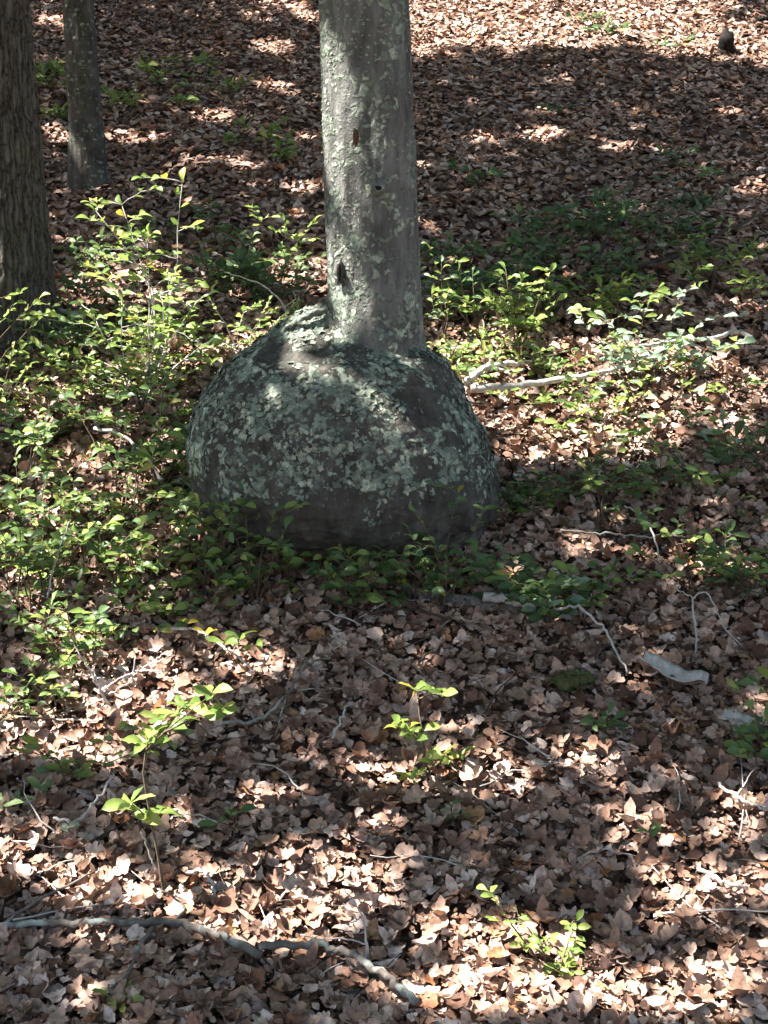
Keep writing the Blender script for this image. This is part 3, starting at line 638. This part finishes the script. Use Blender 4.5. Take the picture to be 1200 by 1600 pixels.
px_plant('shrub', 'low shrub with broad oval leaves behind the pale root', (870, 985), [(810, 935), (850, 920), (890, 915), (920, 940), (840, 955), (880, 950)], leaf=.08, per=12, col='green', lat=.08, other=('pale', .3), mode='whorl')
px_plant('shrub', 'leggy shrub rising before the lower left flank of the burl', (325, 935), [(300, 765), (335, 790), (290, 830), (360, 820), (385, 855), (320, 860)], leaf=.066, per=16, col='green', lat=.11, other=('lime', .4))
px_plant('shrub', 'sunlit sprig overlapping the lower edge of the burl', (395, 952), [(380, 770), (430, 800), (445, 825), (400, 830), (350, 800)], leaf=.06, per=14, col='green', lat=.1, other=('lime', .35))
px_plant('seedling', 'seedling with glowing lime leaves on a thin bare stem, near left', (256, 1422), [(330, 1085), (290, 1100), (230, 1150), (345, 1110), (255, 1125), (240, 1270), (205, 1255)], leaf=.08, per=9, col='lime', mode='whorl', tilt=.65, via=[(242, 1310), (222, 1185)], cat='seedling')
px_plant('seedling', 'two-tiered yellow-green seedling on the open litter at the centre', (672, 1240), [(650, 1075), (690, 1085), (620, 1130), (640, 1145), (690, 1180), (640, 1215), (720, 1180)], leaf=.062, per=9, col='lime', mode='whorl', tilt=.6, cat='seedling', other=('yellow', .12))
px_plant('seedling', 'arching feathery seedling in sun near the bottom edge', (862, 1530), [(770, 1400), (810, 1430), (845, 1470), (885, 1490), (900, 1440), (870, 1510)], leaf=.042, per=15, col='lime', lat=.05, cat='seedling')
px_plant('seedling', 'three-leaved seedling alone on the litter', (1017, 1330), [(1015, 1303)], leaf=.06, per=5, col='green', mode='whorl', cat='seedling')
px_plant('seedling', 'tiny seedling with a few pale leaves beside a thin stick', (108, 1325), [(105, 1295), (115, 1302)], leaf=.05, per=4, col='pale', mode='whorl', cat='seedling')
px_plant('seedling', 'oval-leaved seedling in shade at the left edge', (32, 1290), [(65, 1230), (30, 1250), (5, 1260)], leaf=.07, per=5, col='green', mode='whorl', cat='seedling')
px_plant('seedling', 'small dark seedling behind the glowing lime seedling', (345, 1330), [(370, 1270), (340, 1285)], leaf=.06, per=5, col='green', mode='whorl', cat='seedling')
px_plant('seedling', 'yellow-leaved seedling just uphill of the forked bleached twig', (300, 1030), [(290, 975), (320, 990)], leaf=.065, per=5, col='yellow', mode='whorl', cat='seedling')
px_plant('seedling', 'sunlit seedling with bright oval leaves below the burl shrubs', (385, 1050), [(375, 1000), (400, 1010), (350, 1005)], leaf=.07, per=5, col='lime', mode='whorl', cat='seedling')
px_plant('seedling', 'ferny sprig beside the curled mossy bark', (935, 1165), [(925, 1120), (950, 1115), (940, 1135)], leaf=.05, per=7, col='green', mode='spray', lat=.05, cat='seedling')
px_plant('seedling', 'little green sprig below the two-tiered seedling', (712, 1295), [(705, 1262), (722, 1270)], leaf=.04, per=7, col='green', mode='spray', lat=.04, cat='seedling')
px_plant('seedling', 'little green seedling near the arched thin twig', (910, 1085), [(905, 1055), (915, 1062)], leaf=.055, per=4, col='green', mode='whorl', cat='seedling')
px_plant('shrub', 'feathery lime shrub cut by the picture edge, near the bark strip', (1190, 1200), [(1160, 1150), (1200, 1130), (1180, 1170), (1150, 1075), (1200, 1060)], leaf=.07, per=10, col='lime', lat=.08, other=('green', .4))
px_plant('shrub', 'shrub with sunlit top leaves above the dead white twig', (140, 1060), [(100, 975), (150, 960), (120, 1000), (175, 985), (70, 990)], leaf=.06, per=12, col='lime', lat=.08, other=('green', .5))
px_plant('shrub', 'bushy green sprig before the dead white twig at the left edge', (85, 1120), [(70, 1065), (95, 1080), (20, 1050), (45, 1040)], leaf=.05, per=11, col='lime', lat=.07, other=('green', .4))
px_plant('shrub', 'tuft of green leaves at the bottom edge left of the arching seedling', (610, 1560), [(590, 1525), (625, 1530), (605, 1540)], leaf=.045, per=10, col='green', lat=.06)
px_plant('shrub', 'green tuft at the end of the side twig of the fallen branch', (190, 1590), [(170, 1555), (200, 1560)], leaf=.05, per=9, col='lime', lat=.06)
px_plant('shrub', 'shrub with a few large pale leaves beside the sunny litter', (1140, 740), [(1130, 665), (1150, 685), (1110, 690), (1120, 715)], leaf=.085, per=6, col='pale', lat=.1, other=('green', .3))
# -- patches of look-alike low shrubs
ORD = 'first second third fourth fifth sixth seventh eighth ninth tenth eleventh twelfth thirteenth fourteenth fifteenth sixteenth'.split()
def patch(n, spots, label, group, h=(.14, .3), leaf=.055, per=11, col='green', other=('lime', .25), single=True, stems=(2, 4)):
    for m, (x, y, a, b, where) in enumerate(spots):
        k = n // len(spots) + (m < n % len(spots))
        P = [(x + u * a, y + v * b) for u, v in rng.uniform(-1, 1, (k, 2))]
        for q, pq in enumerate(sorted(P)):                     # counted across the picture
            p_ = hit(*pq); H = rng.uniform(*h)
            tips = [p_ + np.array([rng.normal() * .14, rng.normal() * .12, H * rng.uniform(.7, 1.15)]) for _ in range(int(rng.integers(stems[0], stems[1] + 1)))]
            plant('low_shrub', label + ' ' + where + (', ' + ORD[q] + ' from left' if k > 1 else ''), p_, tips, leaf * rng.uniform(.85, 1.15), per, col, 'spray', .09, .35, group, single, 'shrub', other)
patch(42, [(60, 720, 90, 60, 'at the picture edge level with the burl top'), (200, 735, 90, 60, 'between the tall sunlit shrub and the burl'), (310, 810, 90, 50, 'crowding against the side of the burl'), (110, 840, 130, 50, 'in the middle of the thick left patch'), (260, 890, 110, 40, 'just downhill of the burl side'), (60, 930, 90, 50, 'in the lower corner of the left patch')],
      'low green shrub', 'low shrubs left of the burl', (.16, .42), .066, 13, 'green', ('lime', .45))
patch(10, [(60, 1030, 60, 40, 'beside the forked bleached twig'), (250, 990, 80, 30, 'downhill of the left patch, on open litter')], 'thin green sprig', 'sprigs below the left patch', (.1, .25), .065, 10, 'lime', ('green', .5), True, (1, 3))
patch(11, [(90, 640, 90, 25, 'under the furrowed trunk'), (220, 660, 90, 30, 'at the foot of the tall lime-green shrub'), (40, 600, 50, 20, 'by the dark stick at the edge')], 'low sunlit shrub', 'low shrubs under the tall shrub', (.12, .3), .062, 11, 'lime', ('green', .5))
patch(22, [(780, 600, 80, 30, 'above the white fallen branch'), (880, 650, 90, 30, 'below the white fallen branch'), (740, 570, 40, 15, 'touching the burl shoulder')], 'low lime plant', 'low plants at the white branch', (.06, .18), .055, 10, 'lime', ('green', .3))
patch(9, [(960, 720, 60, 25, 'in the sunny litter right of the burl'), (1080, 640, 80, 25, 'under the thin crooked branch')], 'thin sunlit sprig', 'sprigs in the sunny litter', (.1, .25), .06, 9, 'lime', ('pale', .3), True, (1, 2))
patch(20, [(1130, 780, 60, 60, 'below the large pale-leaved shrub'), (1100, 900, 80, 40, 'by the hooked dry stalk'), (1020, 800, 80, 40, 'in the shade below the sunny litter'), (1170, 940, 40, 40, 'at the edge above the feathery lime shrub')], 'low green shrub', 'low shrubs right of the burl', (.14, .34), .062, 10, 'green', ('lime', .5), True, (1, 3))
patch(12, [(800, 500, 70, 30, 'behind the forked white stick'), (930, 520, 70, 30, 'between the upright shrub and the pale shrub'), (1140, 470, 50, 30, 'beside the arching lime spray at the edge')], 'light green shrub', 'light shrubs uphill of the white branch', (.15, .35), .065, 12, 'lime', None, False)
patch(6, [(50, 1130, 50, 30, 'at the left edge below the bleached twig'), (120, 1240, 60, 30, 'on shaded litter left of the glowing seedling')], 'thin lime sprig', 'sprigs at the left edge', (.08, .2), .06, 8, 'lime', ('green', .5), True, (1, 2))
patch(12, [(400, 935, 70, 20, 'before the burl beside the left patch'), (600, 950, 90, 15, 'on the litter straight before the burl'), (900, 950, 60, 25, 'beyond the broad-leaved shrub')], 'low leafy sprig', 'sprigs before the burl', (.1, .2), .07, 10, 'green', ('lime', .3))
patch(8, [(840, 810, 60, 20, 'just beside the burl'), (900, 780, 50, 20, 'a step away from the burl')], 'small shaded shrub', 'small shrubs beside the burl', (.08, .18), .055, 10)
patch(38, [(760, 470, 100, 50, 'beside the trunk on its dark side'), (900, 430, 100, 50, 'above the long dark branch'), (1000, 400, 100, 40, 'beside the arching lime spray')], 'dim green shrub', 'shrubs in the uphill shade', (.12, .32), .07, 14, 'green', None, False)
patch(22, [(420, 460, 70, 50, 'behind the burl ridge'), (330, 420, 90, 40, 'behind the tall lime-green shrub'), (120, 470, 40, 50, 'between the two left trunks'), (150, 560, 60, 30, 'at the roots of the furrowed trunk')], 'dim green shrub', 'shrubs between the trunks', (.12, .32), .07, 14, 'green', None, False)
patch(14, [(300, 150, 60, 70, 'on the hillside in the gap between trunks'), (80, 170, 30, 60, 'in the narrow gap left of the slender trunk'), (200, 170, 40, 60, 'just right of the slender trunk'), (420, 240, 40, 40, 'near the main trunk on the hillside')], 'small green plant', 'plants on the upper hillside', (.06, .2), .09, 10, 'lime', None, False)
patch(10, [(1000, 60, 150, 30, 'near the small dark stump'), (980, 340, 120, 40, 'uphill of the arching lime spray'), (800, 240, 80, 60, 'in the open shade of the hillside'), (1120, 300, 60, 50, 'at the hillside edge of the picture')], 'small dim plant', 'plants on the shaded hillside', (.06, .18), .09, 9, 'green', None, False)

# ------------------------------------------------------------------ fallen wood
def gpath(pp, lift=.03):
    out = []; lift = lift + .035
    for q in pp:
        h = hit(q[0], q[1]); z = q[2] + .03 if len(q) > 2 else lift
        d_ = ray(q[0], q[1]); n = max(abs(z), 0); out.append(h + np.array([0, -.0, z]) if len(q) <= 3 else at(q[0], q[1], q[3]))
    return out
def branch(name, label, pp, r0, r1, mat, twigs=(), lift=.03, jit=.0035, cat='branch', group=None, rough=.12, seg=8):
    P = smooth_path(gpath(pp, lift), 6 * len(pp), jit); b = P[0].copy()
    tb = Tubes(); tb.add(P, np.linspace(r0, r1, len(P)), seg, rough); o = tb.build(name, mat, None, b); o.location = b
    tag(o, label, cat, group)
    for tw in twigs:
        Q = smooth_path(gpath(tw[0], lift), 4 * len(tw[0]), jit * .6); t2 = Tubes(); t2.add(Q, np.linspace(tw[1], tw[1] * .4, len(Q)), 6, rough); t2.build('side_twig', mat, o, b)
    return o
branch('fallen_branch', 'long lichened fallen branch lying across the bottom corner', [(-30, 1482), (60, 1478), (170, 1474), (270, 1476), (330, 1492), (410, 1528)], .009, .014, M_branch,
       [([(0, 1478, .03), (60, 1445, .05), (150, 1410, .07)], .007), ([(240, 1478, .03), (215, 1520, .04), (195, 1560, .03), (175, 1580)], .008), ([(270, 1476), (290, 1462, .06), (250, 1450, .1)], .005), ([(240, 1474), (225, 1450, .08)], .004)], .035)
branch('fallen_branch', 'dark curved branch running off the bottom edge', [(405, 1528), (450, 1526), (510, 1524), (560, 1545), (610, 1580), (650, 1615)], .011, .012, M_branch, [([(515, 1525, .03), (500, 1510, .05), (470, 1500, .05)], .005)], .06)
b0 = hit(560, 1530)
def upright(name, label, bpx, paths, r, mat, cat='twig'):
    b = hit(*bpx); rt = None
    for n_, pth in enumerate(paths):
        P = smooth_path([at(q[0], q[1], b[1] + (q[2] if len(q) > 2 else 0)) for q in pth], 5 * len(pth), .002)
        tb = Tubes(); tb.add(P, np.linspace(r if n_ == 0 else r * .6, r * .35, len(P)), 6, .12)
        o = tb.build(name if n_ == 0 else 'side_twig', mat, rt, b)
        if n_ == 0: rt = o; o.location = b; tag(o, label, cat)
    return rt
upright('dead_twig', 'thin upright forked dead twig by the dark curved branch', (562, 1532), [[(562, 1535), (572, 1470), (565, 1430), (538, 1388)], [(570, 1475), (545, 1468), (500, 1466)], [(565, 1430), (555, 1440), (548, 1442)], [(572, 1470), (576, 1490), (574, 1472)]], .005, M_paletwig)
upright('dead_twig', 'forked bleached dead twig standing among sprigs at the left', (165, 1120), [[(175, 1108), (155, 1075), (135, 1040), (110, 1000)], [(155, 1080), (190, 1060), (230, 1040), (268, 1025, -.06)], [(190, 1060), (215, 1050), (262, 1048, -.1)], [(170, 1085), (205, 1062), (212, 1025)], [(152, 1070), (148, 1050), (145, 1040)], [(165, 1090), (130, 1105), (95, 1115)], [(140, 1055), (130, 1055), (128, 1050)], [(230, 1040), (245, 1030), (258, 1018)]], .0065, M_paletwig)
branch('fallen_branch', 'bright white fallen branch in the sun beside the burl', [(735, 652), (790, 650), (850, 641), (910, 632), (952, 622), (990, 612)], .02, .011, M_paletwig, [([(905, 632, .04), (935, 625, .06), (960, 612, .1)], .011), ([(925, 628, .05), (940, 632, .04), (950, 640, .03)], .01)], .11)
branch('fallen_branch', 'forked white stick leaning from the sunny ground to the burl', [(728, 634), (750, 615), (768, 606), (805, 602), (830, 600)], .02, .01, M_paletwig, [([(768, 606, .08), (790, 612, .08), (820, 610, .08)], .008)], .08)
branch('fallen_branch', 'long thin crooked branch lying above the sunny litter', [(960, 604), (1020, 600), (1070, 592), (1110, 590), (1150, 578), (1172, 588)], .009, .012, M_paletwig, [([(1090, 592, .12), (1094, 602, .05)], .006)], .17)
branch('fallen_branch', 'long dark branch slanting through the uphill shade', [(870, 490), (920, 468), (980, 455), (1050, 438), (1120, 400), (1210, 358)], .01, .008, M_darkwood, [([(930, 440, .06), (950, 400, .1), (972, 365, .1)], .012), ([(1120, 400, .12), (1170, 385, .1)], .008)], .1)
branch('fallen_branch', 'pale stick on the ground at the furrowed trunk', [(20, 500), (55, 505), (95, 512), (125, 518)], .013, .018, M_paletwig, (), .06)
branch('fallen_branch', 'dark stick among the left sprigs under the furrowed trunk', [(-10, 612), (40, 602), (90, 590)], .016, .01, M_darkwood, (), .05)
branch('fallen_branch', 'weathered grey root-like log half sunk in litter below the burl', [(520, 905), (590, 920), (680, 945), (740, 955), (800, 966), (850, 985)], .03, .02, M_branch, (), .0, .01, 'log', None, .2, 12)
branch('fallen_branch', 'whitish dead wood lying on the litter before the broad-leaved shrub', [(755, 962), (800, 968), (838, 980)], .022, .018, M_paletwig, [([(835, 978), (822, 990), (824, 998)], .008)], .045)
branch('fallen_twig', 'arched thin tan twig springing from the end of the root-like log', [(862, 990, .06), (900, 1005, .12), (940, 1030, .1), (980, 1072, .02)], .006, .004, M_paletwig, [([(865, 990, .06), (872, 968, .12), (896, 958, .16)], .004)], .05, cat='twig')
branch('fallen_twig', 'thin bent twig right of the burl above the dim litter', [(975, 836, .1), (1000, 858, .12), (1020, 885, .1), (1030, 905, .04)], .004, .004, M_paletwig, (), .05, cat='twig')
branch('fallen_twig', 'long straight stick in the lit strip of litter right of the burl', [(875, 858), (960, 865), (1040, 868), (1075, 868)], .005, .004, M_branch, (), .05, cat='twig')
upright('dead_twig', 'bent dry stalk with hooked top at the right', (1088, 1035), [[(1086, 1040), (1088, 990), (1087, 930), (1100, 925), (1118, 950), (1135, 985), (1160, 1010)], [(1087, 935), (1065, 925), (1045, 912)]], .005, M_paletwig)
branch('fallen_twig', 'white forked twig at the right edge on lit litter', [(1120, 1255, .04), (1150, 1280, .05), (1180, 1300, .06), (1215, 1308, .05)], .006, .005, M_paletwig, [([(1150, 1280, .05), (1165, 1262, .07), (1175, 1250, .08)], .003), ([(1165, 1290, .05), (1166, 1310, .02)], .003)], .04, cat='twig')
branch('fallen_twig', 'pale stick beside the three-leaved seedling lower right', [(1090, 1400), (1130, 1418), (1165, 1430)], .007, .006, M_paletwig, (), .05, cat='twig')
branch('fallen_twig', 'thin grey stick by the tiny pale seedling at the left', [(85, 1310, .04), (120, 1320, .05), (155, 1290, .07), (180, 1268, .1)], .006, .004, M_paletwig, [([(120, 1320, .05), (100, 1345, .02)], .003)], .04, cat='twig')
branch('fallen_twig', 'bare twig crossing before the bright oval-leaved seedling', [(270, 1025, .08), (310, 1035, .1), (350, 1055, .08), (400, 1075, .04)], .006, .004, M_paletwig, (), .05, cat='twig')
branch('fallen_twig', 'thin branching stick lying on shaded litter right of the glowing seedling', [(350, 1165), (400, 1160, .05), (450, 1130, .08), (480, 1090, .1), (515, 1078, .1)], .007, .004, M_branch, [([(450, 1130, .08), (430, 1180, .04)], .004), ([(400, 1160, .05), (385, 1140, .07)], .004)], .05, cat='twig')
branch('fallen_twig', 'slanting pale stick on litter left of the central seedling', [(520, 1185), (532, 1165, .06), (542, 1145, .08)], .005, .004, M_paletwig, (), .04, cat='twig')
branch('fallen_twig', 'short curved twig beside the stem of the glowing seedling', [(292, 1390, .03), (320, 1400, .05), (338, 1418, .02)], .006, .005, M_paletwig, (), .03, cat='twig')
branch('fallen_twig', 'dark thin twig running along the litter beneath the burl shrubs', [(500, 960), (580, 985), (640, 980), (720, 1000)], .006, .004, M_darkwood, (), .04, cat='twig')
branch('fallen_twig', 'thin stick among the shrubs left of the burl', [(150, 745, .2), (200, 760, .2), (255, 800, .12)], .008, .006, M_paletwig, (), .1, cat='twig')
upright('dead_twig', 'grey leaning stalk among the dense shrubs at the left', (75, 960), [[(72, 965), (80, 900), (95, 850), (108, 815)]], .006, M_paletwig)
upright('dead_twig', 'bleached bare twigs sticking up beside the burl ridge', (440, 520), [[(450, 525), (445, 480), (410, 445), (350, 425)], [(445, 480), (462, 465), (458, 455)], [(465, 500), (466, 475), (467, 462)]], .007, M_paletwig)
# bare sapling foot beside the glowing seedling
upright('dead_twig', 'second bare stalk joining the glowing seedling low down', (250, 1400), [[(243, 1360), (232, 1330), (220, 1300)]], .004, M_paletwig)
# scattered small sticks
MARKS = [(250, 1250, 'glowing lime seedling'), (660, 1160, 'two-tiered seedling'), (840, 1460, 'arching feathery seedling'), (1015, 1310, 'three-leaved seedling'), (1050, 1085, 'bleached bark strip'), (200, 1480, 'long lichened branch'),
         (520, 1530, 'dark curved branch'), (180, 1070, 'forked bleached twig'), (890, 1100, 'mossy bark piece'), (1160, 1280, 'white forked twig'), (750, 965, 'root-like log'), (500, 1080, 'thin branching stick'), (1110, 1490, 'sunny bottom corner')]
heap = {}
for q in range(54):
    px_, py_ = rng.uniform(20, 1180), rng.uniform(940, 1590)
    mk = min(MARKS, key=lambda k: (k[0] - px_) ** 2 + (k[1] - py_) ** 2)[2]
    heap.setdefault((mk, q % 2), []).append((px_, py_))
for (mk, dark), L in heap.items():
    for n_, (px_, py_) in enumerate(sorted(L)):
        a = rng.uniform(0, math.pi); h = hit(px_, py_); l = rng.uniform(.05, .24)
        dv = np.array([math.cos(a), math.sin(a) * .8, .41 * math.sin(a) * .8]) * l
        P = smooth_path([h - dv + [0, 0, .05], h + [0, 0, .06] + rng.normal(0, .018, 3), h + dv + [0, 0, .05]], 8, .003)
        tb = Tubes(); tb.add(P, np.linspace(rng.uniform(.002, .0045), .0015, 8), 5, .1); o = tb.build('small_stick', M_darkwood if dark else M_paletwig, None, h); o.location = h
        tag(o, 'small %s stick on the litter nearest the %s' % ('dark' if dark else 'pale', mk) + (', %s from left' % ORD[n_] if len(L) > 1 else ''), 'twig', 'loose sticks on the litter')

# curled strips of bark, moss and the dark stump uphill
def strip(name, label, pp, w, mat, curl=.5, lift=.04, cat='bark', parent=None):
    P = smooth_path(gpath(pp, lift), 12, .004); b = P[0].copy(); n = len(P)
    tan = np.gradient(P, axis=0); sd = np.cross(tan, [0, -.4, 1.]); sd /= np.linalg.norm(sd, axis=1)[:, None]
    a = np.linspace(-1, 1, 7); ww = w * (.55 + .45 * np.sin(np.linspace(.3, 2.9, n))) * (1 + .05 * rng.normal(size=n))
    V = P[:, None] + sd[:, None] * (a[None, :, None] * ww[:, None, None]) + np.array([0, 0, 1.]) * (curl * w * (a ** 2)[None, :, None])
    V2 = V - np.array([0, 0, .006]); A = np.concatenate([V.reshape(-1, 3), V2.reshape(-1, 3)]) - b; m_ = n * 7
    i = np.arange(n - 1)[:, None] * 7; j = np.arange(6)[None]; Q = np.stack([i + j, i + j + 1, i + j + 8, i + j + 7], -1).reshape(-1, 4)
    sides = []
    for r_ in range(n - 1):
        for c_ in (0, 6): u = r_ * 7 + c_; sides.append((u, u + 7, u + 7 + m_, u + m_))
    for c_ in range(6):
        for r_ in (0, n - 1): u = r_ * 7 + c_; sides.append((u, u + 1, u + 1 + m_, u + m_))
    o = link(name, mesh(name, A, np.concatenate([Q, Q[:, ::-1] + m_, np.array(sides)])), None, mat); o.location = b
    return tag(o, label, cat)
M_palebark = wood_mat('bleached_bark', (.36, .32, .28), (.62, .57, .52), 30)
M_moss = wood_mat('moss', (.05, .05, .02), (.14, .14, .055), 60, .95, .9)
strip('bark_strip', 'bleached curled bark strip lying on the litter at the right', [(1002, 1066, .06), (1030, 1080, .05), (1065, 1092, .04), (1103, 1104, .06)], .035, M_palebark, .7)
strip('bark_piece', 'curled mossy green bark piece on the litter', [(865, 1108), (890, 1096), (918, 1090)], .05, M_moss, -.5, .07)
strip('bark_piece', 'pale bark chip on the litter by the feathery lime shrub', [(1125, 1155), (1150, 1160), (1170, 1165)], .03, M_palebark, .4, .05)
hs = hit(1135, 82)
st = blob('tree_stump', hs + np.array([0, 0, .07]), (.075, .075, .12), M_hole, None, hs, .25, 16); st.location = hs; tag(st, 'small dark stump on the sunny upper hillside', 'stump')
